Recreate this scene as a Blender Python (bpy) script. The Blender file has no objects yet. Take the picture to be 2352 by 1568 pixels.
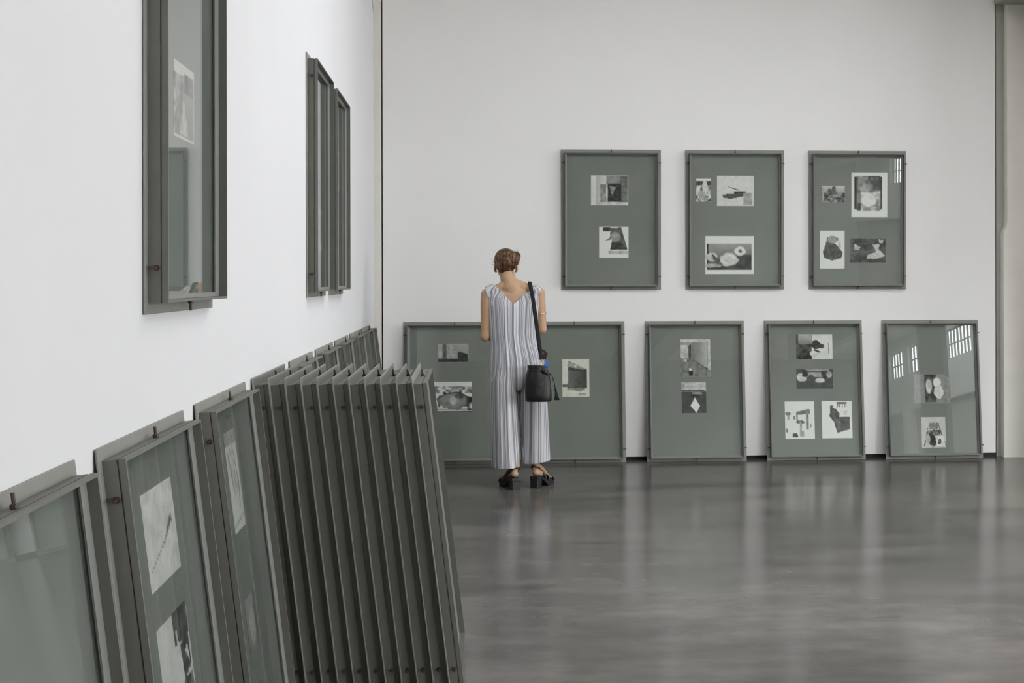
import bpy, bmesh, math, random
import numpy as np
from mathutils import Vector, Matrix

random.seed(7)
rng = np.random.default_rng(11)
SC = bpy.context.scene
COL = SC.collection

# ------------------------------------------------------------------ camera
CAM_H = 1.47
cd = bpy.data.cameras.new('camera')
cam = bpy.data.objects.new('camera', cd)
COL.objects.link(cam)
cd.sensor_width = 36.0
cd.lens = 3058.8 / 2352 * 36.0
cd.shift_x = -(1290.4 - 1176) / 2352
cd.shift_y = -(784 - 643.6) / 2352
cd.clip_start = 0.05
cd.clip_end = 200
cam.matrix_world = (Matrix.Translation((0, 0, CAM_H)) @ Matrix.Rotation(-0.0709, 4, 'Z')
                    @ Matrix.Rotation(math.pi / 2, 4, 'X') @ Matrix.Rotation(-0.0019, 4, 'Z'))
SC.camera = cam

# ------------------------------------------------------------------ world, exposure
SC.view_settings.view_transform = 'Standard'
SC.view_settings.look = 'None'
SC.view_settings.gamma = 1.0
SC.view_settings.use_curve_mapping = False
SC.view_settings.exposure = 0.14
SC.cycles.use_denoising = True
SC.cycles.max_bounces = 10
SC.cycles.diffuse_bounces = 6
SC.cycles.glossy_bounces = 5
SC.cycles.transparent_max_bounces = 24
SC.cycles.caustics_reflective = False
SC.cycles.caustics_refractive = False
SC.cycles.sample_clamp_indirect = 4.0
W = bpy.data.worlds.new('overcast_sky')
SC.world = W
W.use_nodes = True
bgn = W.node_tree.nodes['Background']
bgn.inputs[0].default_value = (0.86, 0.92, 1.0, 1)
bgn.inputs[1].default_value = 1.0

WINDOW_LIGHT = 12.0       # daylight behind the clerestory panes
TALL_LIGHT = 13.2        # tall gallery windows
SKYLIGHT = 6.8           # frosted skylight panes in the roof
SKY_COL = (0.955, 0.975, 1.0)

XW, YB, HC = -0.746, 10.8, 4.75      # left wall, back wall, ceiling height
XR, YF = 12.0, -19.0                 # far right wall, wall behind the camera
FW, FH = 0.8163, 1.1408              # picture frame
ZH = 1.3926                          # bottom of the hung frames

# ------------------------------------------------------------------ helpers
def srgb(*c):
    return tuple((x / 255 / 12.92) if x / 255 <= 0.04045 else ((x / 255 + 0.055) / 1.055) ** 2.4 for x in c)

def mat(name, col, rough=0.5, spec=0.5, var=0.0, scale=4.0, metal=0.0, bump=0.0, bscale=60.0, stretch=(1, 1, 1), coat=0.0):
    m = bpy.data.materials.new(name)
    m.use_nodes = True
    nt = m.node_tree
    b = nt.nodes['Principled BSDF']
    b.inputs['Base Color'].default_value = (*col, 1)
    b.inputs['Roughness'].default_value = rough
    b.inputs['Specular IOR Level'].default_value = spec
    b.inputs['Metallic'].default_value = metal
    b.inputs['Coat Weight'].default_value = coat
    if var or bump:
        tc = nt.nodes.new('ShaderNodeTexCoord')
        mp = nt.nodes.new('ShaderNodeMapping')
        mp.inputs['Scale'].default_value = stretch
        nt.links.new(tc.outputs['Object'], mp.inputs['Vector'])
    if var:
        n = nt.nodes.new('ShaderNodeTexNoise')
        n.inputs['Scale'].default_value = scale
        n.inputs['Detail'].default_value = 5
        nt.links.new(mp.outputs[0], n.inputs['Vector'])
        r = nt.nodes.new('ShaderNodeValToRGB')
        r.color_ramp.elements[0].position = 0.3
        r.color_ramp.elements[1].position = 0.7
        r.color_ramp.elements[0].color = (*[c * (1 - var) for c in col], 1)
        r.color_ramp.elements[1].color = (*[min(1, c * (1 + var)) for c in col], 1)
        nt.links.new(n.outputs['Fac'], r.inputs[0])
        nt.links.new(r.outputs[0], b.inputs['Base Color'])
    if bump:
        n2 = nt.nodes.new('ShaderNodeTexNoise')
        n2.inputs['Scale'].default_value = bscale
        n2.inputs['Detail'].default_value = 3
        nt.links.new(mp.outputs[0], n2.inputs['Vector'])
        bp = nt.nodes.new('ShaderNodeBump')
        bp.inputs['Strength'].default_value = bump
        bp.inputs['Distance'].default_value = 0.01
        nt.links.new(n2.outputs['Fac'], bp.inputs['Height'])
        nt.links.new(bp.outputs[0], b.inputs['Normal'])
    return m

def emit_mat(name, col, strength):
    m = bpy.data.materials.new(name)
    m.use_nodes = True
    nt = m.node_tree
    nt.nodes.clear()
    o = nt.nodes.new('ShaderNodeOutputMaterial')
    e = nt.nodes.new('ShaderNodeEmission')
    e.inputs[0].default_value = (*col, 1)
    e.inputs[1].default_value = strength
    nt.links.new(e.outputs[0], o.inputs[0])
    return m

def new_obj(name, mesh, material=None, parent=None):
    o = bpy.data.objects.new(name, mesh)
    COL.objects.link(o)
    if material and not mesh.materials:
        mesh.materials.append(material)
    if parent:
        o.parent = parent
    return o

def bm_mesh(name, bm, smooth=False):
    bmesh.ops.recalc_face_normals(bm, faces=bm.faces)
    me = bpy.data.meshes.new(name)
    bm.to_mesh(me)
    bm.free()
    if smooth:
        me.shade_smooth()
    return me

def add_box(bm, x0, x1, y0, y1, z0, z1):
    vs = [bm.verts.new(c) for c in ((x0, y0, z0), (x1, y0, z0), (x1, y1, z0), (x0, y1, z0),
                                    (x0, y0, z1), (x1, y0, z1), (x1, y1, z1), (x0, y1, z1))]
    for f in ((0, 3, 2, 1), (4, 5, 6, 7), (0, 1, 5, 4), (1, 2, 6, 5), (2, 3, 7, 6), (3, 0, 4, 7)):
        bm.faces.new([vs[i] for i in f])

def add_prism(bm, pts, axis, a, b):
    """pts: 2D polygon in the two other axes (cyclic order), extruded from a to b along axis"""
    def P(q, t):
        if axis == 0: return (t, q[0], q[1])
        if axis == 1: return (q[0], t, q[1])
        return (q[0], q[1], t)
    A = [bm.verts.new(P(q, a)) for q in pts]
    B = [bm.verts.new(P(q, b)) for q in pts]
    n = len(pts)
    bm.faces.new(A[::-1]); bm.faces.new(B)
    for i in range(n):
        j = (i + 1) % n
        bm.faces.new((A[i], A[j], B[j], B[i]))

def frame_of(d):
    d = d.normalized()
    h = Vector((0, 0, 1)) if abs(d.z) < 0.9 else Vector((1, 0, 0))
    u = d.cross(h).normalized()
    return u, d.cross(u).normalized()

def add_tube(bm, pts, radii, seg=12, flat=None, caps=True):
    """tube through pts; radii numbers or (ru, rv); flat: fixed u axis"""
    pts = [Vector(p) for p in pts]
    rings = []
    for i, p in enumerate(pts):
        d = (pts[min(i + 1, len(pts) - 1)] - pts[max(i - 1, 0)])
        if flat is not None:
            v = d.normalized().cross(Vector(flat)).normalized(); u = v.cross(d.normalized()).normalized()
        else:
            u, v = frame_of(d)
        r = radii[i] if isinstance(radii, list) else radii
        ru, rv = r if isinstance(r, (list, tuple)) else (r, r)
        rings.append([bm.verts.new(p + u * ru * math.cos(2 * math.pi * k / seg) + v * rv * math.sin(2 * math.pi * k / seg)) for k in range(seg)])
    for a, b in zip(rings, rings[1:]):
        for k in range(seg):
            j = (k + 1) % seg
            bm.faces.new((a[k], a[j], b[j], b[k]))
    if caps:
        bm.faces.new(rings[0][::-1]); bm.faces.new(rings[-1])
    return rings

def add_ell(bm, c, r, rot=None, seg=20, rings=12):
    M = Matrix.Translation(c) @ (rot.to_4x4() if rot is not None else Matrix.Identity(4)) @ Matrix.Diagonal((*r, 1))
    bmesh.ops.create_uvsphere(bm, u_segments=seg, v_segments=rings, radius=1.0, matrix=M)

def add_capsule(bm, a, b, ra, rb, seg=14):
    a, b = Vector(a), Vector(b)
    d = (b - a).normalized()
    pts, rad = [], []
    for k in range(4):
        t = math.pi / 2 * (k / 4)
        pts.append(a - d * ra * math.cos(t)); rad.append(max(1e-4, ra * math.sin(t)))
    for k in range(5):
        t = math.pi / 2 * (k / 4)
        pts.append(b + d * rb * math.sin(t)); rad.append(max(1e-4, rb * math.cos(t)))
    add_tube(bm, pts, rad, seg)

def fuse(name, bm, voxel, smooth=4):
    """one continuous closed surface around everything in bm"""
    me = bm_mesh(name + '_raw', bm)
    o = bpy.data.objects.new(name + '_raw', me)
    COL.objects.link(o)
    md = o.modifiers.new('r', 'REMESH')
    md.mode = 'VOXEL'
    md.voxel_size = voxel
    dg = bpy.context.evaluated_depsgraph_get()
    dg.update()
    res = bpy.data.meshes.new_from_object(o.evaluated_get(dg))
    bpy.data.objects.remove(o)
    bpy.data.meshes.remove(me)
    b2 = bmesh.new()
    b2.from_mesh(res)
    bpy.data.meshes.remove(res)
    for _ in range(smooth):
        bmesh.ops.smooth_vert(b2, verts=b2.verts, factor=0.5, use_axis_x=True, use_axis_y=True, use_axis_z=True)
    return b2

def tag(o, label=None, cat=None, group=None, kind=None):
    if label: o['label'] = label
    if cat: o['category'] = cat
    if group: o['group'] = group
    if kind: o['kind'] = kind
    return o

def empty(name, loc, label, cat, group=None):
    o = bpy.data.objects.new(name, None)
    o.empty_display_size = 0.1
    COL.objects.link(o)
    o.location = loc
    return tag(o, label, cat, group)

def struct(name, bm, m, parent=None, smooth=False):
    o = new_obj(name, bm_mesh(name, bm, smooth), m, parent)
    if parent is None:
        o['kind'] = 'structure'
    return o

# ------------------------------------------------------------------ materials
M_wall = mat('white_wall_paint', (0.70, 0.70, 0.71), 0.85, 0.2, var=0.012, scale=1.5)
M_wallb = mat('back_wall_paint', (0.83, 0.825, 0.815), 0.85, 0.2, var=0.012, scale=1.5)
M_pier = mat('cream_pier_paint', (0.72, 0.70, 0.65), 0.75, 0.3, var=0.03, scale=5)
M_beam = mat('grey_beam_paint', (0.33, 0.325, 0.29), 0.75, 0.3, var=0.03, scale=5)
M_ceil = mat('ceiling_paint', (0.72, 0.67, 0.59), 0.9, 0.2, var=0.02)
M_dim_grey = mat('dim_space_grey', (0.32, 0.325, 0.31), 0.85, 0.2, var=0.05)  # grey stands in for the dimness of spaces such as the open aisle
M_dark = mat('dark_gap', (0.03, 0.03, 0.03), 0.8, 0.2, var=0.2)
M_frame_shade = mat('grey_green_shaded_rail', (0.136, 0.135, 0.120), 0.55, 0.35, var=0.05, scale=14, bump=0.03, bscale=220)  # plate paint darkened, putting the shade of the rail sides into the colour
M_plate = mat('grey_green_plate_paint', (0.212, 0.213, 0.193), 0.55, 0.35, var=0.05, scale=9, bump=0.03, bscale=220)
M_mat = mat('grey_green_mount', (0.222, 0.234, 0.216), 0.8, 0.2, var=0.05, scale=3)
M_bead = mat('glazing_bead', (0.165, 0.175, 0.157), 0.5, 0.4, var=0.04)  # toned down to deepen the painted shade band inside the rails
M_bolt = mat('rusty_bolt', (0.045, 0.022, 0.02), 0.5, 0.4, var=0.4, scale=80)
M_print_edge = mat('paper_edge', (0.6, 0.6, 0.57), 0.7, 0.2, var=0.02)
M_win = emit_mat('daylight_pane', SKY_COL, WINDOW_LIGHT)
M_win_tall = emit_mat('daylight_tall_pane', SKY_COL, TALL_LIGHT)
M_sky = emit_mat('frosted_skylight', SKY_COL, SKYLIGHT)
M_sky_fill = emit_mat('added_fill_skylight', SKY_COL, 190.0)  # added pane, far brighter, lights the right wall mirrored in the glass
M_muntin = mat('dark_muntin', (0.10, 0.10, 0.10), 0.6, 0.3, var=0.1)
M_skin = mat('skin', (0.47, 0.30, 0.185), 0.5, 0.35, var=0.06, scale=18)
M_black = mat('black_leather', (0.006, 0.0055, 0.007), 0.32, 0.4, var=0.3, scale=25, bump=0.25, bscale=260)
M_strap = mat('black_webbing', (0.010, 0.010, 0.014), 0.75, 0.25, var=0.2, scale=90)
M_sole = mat('black_sole', (0.014, 0.014, 0.015), 0.5, 0.4, var=0.3, scale=40)
M_gold = mat('gold', (0.85, 0.55, 0.30), 0.25, 0.5, metal=1.0, var=0.05)
M_blue = mat('blue_print', (0.05, 0.16, 0.50), 0.6, 0.3, var=0.1)
M_eye = mat('eye_white', (0.7, 0.7, 0.68), 0.3, 0.5, var=0.02)

def glass_material():
    m = bpy.data.materials.new('picture_glass')
    m.use_nodes = True
    nt = m.node_tree
    nt.nodes.clear()
    o = nt.nodes.new('ShaderNodeOutputMaterial')
    mix = nt.nodes.new('ShaderNodeMixShader')
    ge = nt.nodes.new('ShaderNodeNewGeometry')
    dt = nt.nodes.new('ShaderNodeVectorMath'); dt.operation = 'DOT_PRODUCT'
    nt.links.new(ge.outputs['Incoming'], dt.inputs[0]); nt.links.new(ge.outputs['Normal'], dt.inputs[1])
    def mth(op, a, b):
        n = nt.nodes.new('ShaderNodeMath'); n.operation = op
        for i, v in enumerate((a, b)):
            if v is None: continue
            if isinstance(v, (int, float)): n.inputs[i].default_value = v
            else: nt.links.new(v, n.inputs[i])
        return n.outputs[0]
    c = mth('ABSOLUTE', dt.outputs['Value'], None)
    k = mth('POWER', mth('SUBTRACT', 1.0, c), 5.0)
    F = mth('ADD', mth('MULTIPLY', k, 0.956), 0.044)      # Schlick, same from both sides of the pane
    tr = nt.nodes.new('ShaderNodeBsdfTransparent'); tr.inputs[0].default_value = (0.97, 0.985, 0.975, 1)
    gl = nt.nodes.new('ShaderNodeBsdfGlossy'); gl.inputs['Roughness'].default_value = 0.0
    nt.links.new(F, mix.inputs[0])
    nt.links.new(tr.outputs[0], mix.inputs[1])
    nt.links.new(gl.outputs[0], mix.inputs[2])
    nt.links.new(mix.outputs[0], o.inputs[0])
    return m
M_glass = glass_material()

def print_material():
    m = bpy.data.materials.new('photographic_print')
    m.use_nodes = True
    nt = m.node_tree
    b = nt.nodes['Principled BSDF']
    a = nt.nodes.new('ShaderNodeAttribute'); a.attribute_name = 'tone'
    b.inputs['Roughness'].default_value = 0.6
    b.inputs['Specular IOR Level'].default_value = 0.2
    nt.links.new(a.outputs['Color'], b.inputs['Base Color'])
    return m
M_print = print_material()

def floor_material():
    m = bpy.data.materials.new('polished_concrete')
    m.use_nodes = True
    nt = m.node_tree
    b = nt.nodes['Principled BSDF']
    tc = nt.nodes.new('ShaderNodeTexCoord')
    def noise(scale, detail, rough, stretch=(1, 1, 1)):
        mp = nt.nodes.new('ShaderNodeMapping'); mp.inputs['Scale'].default_value = stretch
        nt.links.new(tc.outputs['Object'], mp.inputs['Vector'])
        n = nt.nodes.new('ShaderNodeTexNoise')
        n.inputs['Scale'].default_value = scale; n.inputs['Detail'].default_value = detail; n.inputs['Roughness'].default_value = rough
        nt.links.new(mp.outputs[0], n.inputs['Vector'])
        return n
    n1 = noise(1.0, 4, 0.55, (0.55, 1.0, 1.0))
    n2 = noise(2.6, 2, 0.5, (0.45, 1.2, 1.0))
    r1 = nt.nodes.new('ShaderNodeValToRGB')
    r1.color_ramp.elements[0].position = 0.30; r1.color_ramp.elements[1].position = 0.66
    r1.color_ramp.elements[0].color = (0.080, 0.076, 0.071, 1)
    r1.color_ramp.elements[1].color = (0.142, 0.132, 0.124, 1)
    r2 = nt.nodes.new('ShaderNodeValToRGB')
    r2.color_ramp.elements[0].position = 0.30; r2.color_ramp.elements[1].position = 0.60
    r2.color_ramp.elements[0].color = (0.74, 0.75, 0.75, 1)
    r2.color_ramp.elements[1].color = (1.10, 1.09, 1.07, 1)
    mx = nt.nodes.new('ShaderNodeMix'); mx.data_type = 'RGBA'; mx.blend_type = 'MULTIPLY'
    mx.inputs[0].default_value = 1.0
    nt.links.new(n1.outputs['Fac'], r1.inputs[0]); nt.links.new(n2.outputs['Fac'], r2.inputs[0])
    nt.links.new(r1.outputs[0], mx.inputs[6]); nt.links.new(r2.outputs[0], mx.inputs[7])
    nt.links.new(mx.outputs[2], b.inputs['Base Color'])
    n4 = noise(9.0, 3, 0.6, (0.6, 1.0, 1.0))
    r4 = nt.nodes.new('ShaderNodeMapRange')
    r4.inputs[1].default_value = 0.3; r4.inputs[2].default_value = 0.7; r4.inputs[3].default_value = 0.84; r4.inputs[4].default_value = 1.14
    nt.links.new(n4.outputs['Fac'], r4.inputs[0])
    n5 = noise(1.0, 4, 0.55, (0.42, 1.3, 1.0))          # dark worn patches
    r5 = nt.nodes.new('ShaderNodeMapRange')
    r5.inputs[1].default_value = 0.33; r5.inputs[2].default_value = 0.46; r5.inputs[3].default_value = 0.55; r5.inputs[4].default_value = 1.0
    nt.links.new(n5.outputs['Fac'], r5.inputs[0])
    mm = nt.nodes.new('ShaderNodeMath'); mm.operation = 'MULTIPLY'
    nt.links.new(r4.outputs[0], mm.inputs[0]); nt.links.new(r5.outputs[0], mm.inputs[1])
    m2 = nt.nodes.new('ShaderNodeMix'); m2.data_type = 'RGBA'; m2.blend_type = 'MULTIPLY'; m2.inputs[0].default_value = 1.0
    nt.links.new(mx.outputs[2], m2.inputs[6]); nt.links.new(mm.outputs[0], m2.inputs[7])
    nt.links.new(m2.outputs[2], b.inputs['Base Color'])
    b.inputs['Roughness'].default_value = 0.185
    b.inputs['Specular IOR Level'].default_value = 0.27
    n3 = noise(2.5, 3, 0.5)
    bp = nt.nodes.new('ShaderNodeBump'); bp.inputs['Strength'].default_value = 0.02; bp.inputs['Distance'].default_value = 0.02
    nt.links.new(n3.outputs['Fac'], bp.inputs['Height']); nt.links.new(bp.outputs[0], b.inputs['Normal'])
    return m
M_floor = floor_material()

# ------------------------------------------------------------------ room shell
bm = bmesh.new(); add_box(bm, XW - 0.3, XR + 0.3, YF - 0.3, YB + 0.3, -0.2, 0.0)
struct('floor', bm, M_floor)

bm = bmesh.new(); add_box(bm, XW - 0.25, XW, YF, YB + 0.0995, 0.0, HC + 0.4)
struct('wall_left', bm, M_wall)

# back wall: a panel that stops short of the floor and of the piers, with dark recesses behind
bm = bmesh.new(); add_box(bm, -0.678, 4.384, YB, YB + 0.10, 0.030, HC + 0.4)
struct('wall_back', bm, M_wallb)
bm = bmesh.new(); add_box(bm, XW - 0.25, 4.9, YB + 0.10, YB + 0.2, 0.0, HC + 0.4)
struct('trim_1', bm, M_dark)
bm = bmesh.new(); add_box(bm, -0.678, 4.384, YB + 0.02, YB + 0.0995, 0.0, 0.0295)
struct('baseboard_back', bm, M_dark)

# slim pier in the left corner, narrower below with a chamfered shoulder, and its knee
bm = bmesh.new()
add_box(bm, XW + 0.0006, -0.688, 10.7405, YB + 0.0995, 0.0, HC + 0.4)
add_prism(bm, [(10.7405, 3.60), (10.7405, HC), (10.10, HC), (10.30, 3.95), (10.42, 3.72)], 0, XW + 0.0006, -0.735)
struct('trim_2', bm, M_pier)

# right pier: grey steel edge flush with the wall, white casing with a cut shoulder in front
bm = bmesh.new(); add_box(bm, 4.392, 4.90, YB - 0.004, YB + 0.0995, 0.0, HC + 0.4)
struct('trim_3', bm, M_beam)
bm = bmesh.new()
add_prism(bm, [(4.426, 0.0), (4.899, 0.0), (4.899, HC - 0.001), (4.458, HC - 0.001), (4.458, 1.945), (4.452, 1.905), (4.431, 1.865), (4.426, 1.835)], 1, YB - 0.074, YB - 0.0045)
struct('trim_7', bm, M_pier)
# wall to the right of the pier
bm = bmesh.new(); add_box(bm, 4.901, XR, YB, YB + 0.2, 0.0, HC + 0.4)
struct('wall_back_right', bm, M_wallb)
# unseen fin added to shade the right end of the back wall
bm = bmesh.new(); add_box(bm, 4.955, 5.10, 9.55, YB - 0.001, 0.0, HC - 0.001)
struct('shade_fin', bm, M_pier)
# unseen baffle added to keep the far skylight's light out of the hall
bm = bmesh.new(); add_box(bm, 8.70, 8.95, -14.0, -1.0, 3.85, HC - 0.001)
struct('light_baffle', bm, M_beam)
# long beam over the pier
bm = bmesh.new(); add_box(bm, 4.345, 4.95, YF + 0.2, 10.72, 3.745, HC - 0.001)
struct('trim_4', bm, M_beam)

bm = bmesh.new(); add_box(bm, XW - 0.25, XR + 0.25, YF - 0.25, YF, 0.0, HC + 0.4)
struct('wall_front', bm, M_dim_grey)

# right wall: grey below in place of a dim open aisle, white above, clerestory windows
ZB, ZW0, ZW1 = 2.70, 3.67, 4.40
# small clerestory windows far behind, tall gallery windows opposite the left wall: y, width, z0, z1
wins = [(y, w, ZW0, ZW1) for y, w in ((-15.6, 1.2), (-13.95, 1.3), (-11.1, 1.8), (-8.9, 1.8), (-6.7, 1.8), (-4.5, 1.8))] + [(0.7 + 2.45 * k, 2.1, 0.7, 3.6) for k in range(3)]
bm = bmesh.new()
edge = YF
for y, w, z0, z1 in wins + [(YB + 0.2, 0, 0, 0)]:
    add_box(bm, XR, XR + 0.25, edge, y, ZB, HC + 0.4)
    if w:
        add_box(bm, XR, XR + 0.25, y, y + w, z1, HC + 0.4)
        if z0 > ZB:
            add_box(bm, XR, XR + 0.25, y, y + w, ZB, z0)
    edge = y + w
struct('wall_right', bm, M_wall)
bm = bmesh.new()
edge = YF
for y, w, z0, z1 in [q for q in wins if q[2] < ZB] + [(YB + 0.2, 0, 0, 0)]:
    add_box(bm, XR + 0.13, XR + 0.25, edge, y, 0.0, ZB)
    if w:
        add_box(bm, XR + 0.13, XR + 0.25, y, y + w, 0.0, z0)
    edge = y + w
struct('wall_right_aisle_dim', bm, M_dim_grey)
for k, (y, w, z0, z1) in enumerate(wins):
    wo = bpy.data.objects.new('window_%d' % (k + 1), None)
    COL.objects.link(wo); wo.location = (XR, y, z0); wo['kind'] = 'structure'
    bm = bmesh.new(); add_box(bm, 0.12, 0.125, 0, w, 0, z1 - z0)
    new_obj('pane', bm_mesh('pane', bm), M_win if z0 > ZB else M_win_tall, wo)
    bm = bmesh.new()
    n = max(5, round(w / 0.24))
    for i in range(n + 1):
        t = 0.018 if i % 3 else 0.032
        yy = min(max(w * i / n, t / 2), w - t / 2)
        add_box(bm, 0.08, 0.119, yy - t / 2, yy + t / 2, 0, z1 - z0)
    for zz in (0.012, (z1 - z0) / 2, z1 - z0 - 0.012):
        add_box(bm, 0.075, 0.1185, 0, w, zz - 0.012, zz + 0.012)
    new_obj('window_frame', bm_mesh('window_frame', bm), M_muntin, wo)
bm = bmesh.new(); add_box(bm, XR - 0.1, XR + 0.14, -14.4, -13.95, 0.0, ZB - 0.001)
struct('trim_5', bm, M_pier)
# free-standing grey pier in the middle of the hall
bm = bmesh.new(); add_box(bm, 7.48, 7.56, -0.1, 1.04, 0.0, HC - 0.001)
struct('trim_6', bm, M_dim_grey)

# roof with three rectangular skylights, the last two added to brighten walls; panes and glazing bars
SKY = [(1.0, 4.3, 5.0, 7.8), (2.4, 4.3, 0.2, 2.6), (9.0, 11.7, -11.7, -3.0)]     # x0, x1, y0, y1
gx = sorted({XW - 0.25, XR + 0.25} | {v for q in SKY for v in q[:2]})
gy = sorted({YF - 0.25, YB + 0.2} | {v for q in SKY for v in q[2:]})
bm = bmesh.new()
for i in range(len(gx) - 1):
    for j in range(len(gy) - 1):
        mx_, my_ = (gx[i] + gx[i + 1]) / 2, (gy[j] + gy[j + 1]) / 2
        if not any(q[0] < mx_ < q[1] and q[2] < my_ < q[3] for q in SKY):
            add_box(bm, gx[i], gx[i + 1], gy[j], gy[j + 1], HC, HC + 0.25)
struct('ceiling', bm, M_ceil)
for k, (a, b, c, d) in enumerate(SKY):
    wo = bpy.data.objects.new('window_%d' % (len(wins) + k + 1), None)
    COL.objects.link(wo); wo.location = (a, c, HC + 0.18); wo['kind'] = 'structure'
    bm = bmesh.new(); add_box(bm, 0, b - a, 0, d - c, 0.03, 0.04)
    new_obj('pane', bm_mesh('pane', bm), M_sky_fill if k == 2 else M_sky, wo)
    bm = bmesh.new()
    nn = max(2, round((d - c) / 1.2))
    for i in range(nn + 1):
        yy = (d - c) * i / nn
        add_box(bm, 0, b - a, max(0, yy - 0.03), min(d - c, yy + 0.03), 0.0, 0.029)
    new_obj('window_frame', bm_mesh('window_frame', bm), M_muntin, wo)

# ------------------------------------------------------------------ picture frames
INSET, RAIL, DEP, GROOVE0, GROOVE1 = 0.027, 0.007, 0.052, 0.034, 0.0375
BEAD = 0.012

def frame_parts(w, h, root, nb_top=1):
    # back plate
    bm = bmesh.new(); add_box(bm, 0, w, -0.005, 0, 0, h)
    bmesh.ops.bevel(bm, geom=bm.edges[:], offset=0.0012, segments=1, affect='EDGES')
    new_obj('back_plate', bm_mesh('back_plate', bm), M_plate, root)
    # rails: base, groove, lip (out is -y)
    x0, x1, z0, z1 = INSET, w - INSET, INSET, h - INSET
    def rail(lx, hx, lz, hz, side):
        bm = bmesh.new()
        add_box(bm, lx, hx, -GROOVE0, -0.005, lz, hz)
        g = 0.0035
        a = [lx, hx, lz, hz]
        b = [lx + (g if side == 'l' else 0), hx - (g if side == 'r' else 0), lz + (g if side == 'b' else 0), hz - (g if side == 't' else 0)]
        if side in 'tb':
            b[0] += g; b[1] -= g
        add_box(bm, b[0], b[1], -GROOVE1, -GROOVE0, b[2], b[3])
        add_box(bm, a[0], a[1], -DEP, -GROOVE1, a[2], a[3])
        return new_obj('rail', bm_mesh('rail', bm), M_frame_shade, root)
    rail(x0, x0 + RAIL, z0 + RAIL, z1 - RAIL, 'l')
    rail(x1 - RAIL, x1, z0 + RAIL, z1 - RAIL, 'r')
    rail(x0, x1, z1 - RAIL, z1, 't')
    rail(x0, x1, z0, z0 + RAIL, 'b')
    # mount board
    i0, i1, k0, k1 = x0 + RAIL, x1 - RAIL, z0 + RAIL, z1 - RAIL
    bm = bmesh.new(); add_box(bm, i0, i1, -0.008, -0.005, k0, k1)
    new_obj('mount_board', bm_mesh('mount_board', bm), M_mat, root)
    # glazing bead: chamfered inner ring
    bm = bmesh.new()
    yo, yi = -0.030, -0.0215
    R = []
    for (d, y) in ((0.0002, yo), (BEAD, yi), (BEAD, yi + 0.004), (0.0002, yi + 0.004)):
        R.append([bm.verts.new(c) for c in ((i0 + d, y, k0 + d), (i1 - d, y, k0 + d), (i1 - d, y, k1 - d), (i0 + d, y, k1 - d))])
    for a in range(4):
        b = (a + 1) % 4
        for k in range(4):
            j = (k + 1) % 4
            bm.faces.new((R[a][k], R[a][j], R[b][j], R[b][k]))
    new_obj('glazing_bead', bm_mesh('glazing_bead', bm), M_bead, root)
    # glass
    bm = bmesh.new(); add_box(bm, i0 + 0.001, i1 - 0.001, -0.0174, -0.0150, k0 + 0.001, k1 - 0.001)
    new_obj('glass', bm_mesh('glass', bm), M_glass, root)
    # bolts
    spots = []
    for i in range(nb_top):
        fx = (i + 0.5) / nb_top if nb_top == 1 else (0.23 if i == 0 else 0.77)
        spots += [((fx * w, z1), (0, 1)), ((fx * w, z0), (0, -1))]
    for fz in (0.095, 0.905):
        spots += [((x0, fz * h), (-1, 0)), ((x1, fz * h), (1, 0))]
    for (bx, bz), (dx, dz) in spots:
        bm = bmesh.new()
        y = -0.0255
        P = Vector((bx, y, bz)); D = Vector((dx, 0, dz))
        add_tube(bm, [P, P + D * 0.007], 0.0075, 6)
        add_tube(bm, [P + D * 0.007, P + D * 0.009], 0.0058, 8)
        add_tube(bm, [P + D * 0.009, P + D * 0.0265], 0.0036, 8)
        new_obj('bolt', bm_mesh('bolt', bm), M_bolt, root)

def copy_parts(src, dst):
    for ch in list(src.children):
        if ch.name.split('.')[0] == 'photograph':
            continue
        c = ch.copy(); COL.objects.link(c); c.parent = dst

# --- photographic prints: small tonal drawings kept as a colour attribute on a grid
def smooth_noise(nx, ny, cells, seed):
    r = np.random.default_rng(seed)
    g = r.random((cells + 2, cells + 2))
    u = np.linspace(0, cells, nx); v = np.linspace(0, cells, ny)
    U, V = np.meshgrid(u, v)
    i = U.astype(int); j = V.astype(int); fu = U - i; fv = V - j
    fu = fu * fu * (3 - 2 * fu); fv = fv * fv * (3 - 2 * fv)
    return (g[j, i] * (1 - fu) + g[j, i + 1] * fu) * (1 - fv) + (g[j + 1, i] * (1 - fu) + g[j + 1, i + 1] * fu) * fv

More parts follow.
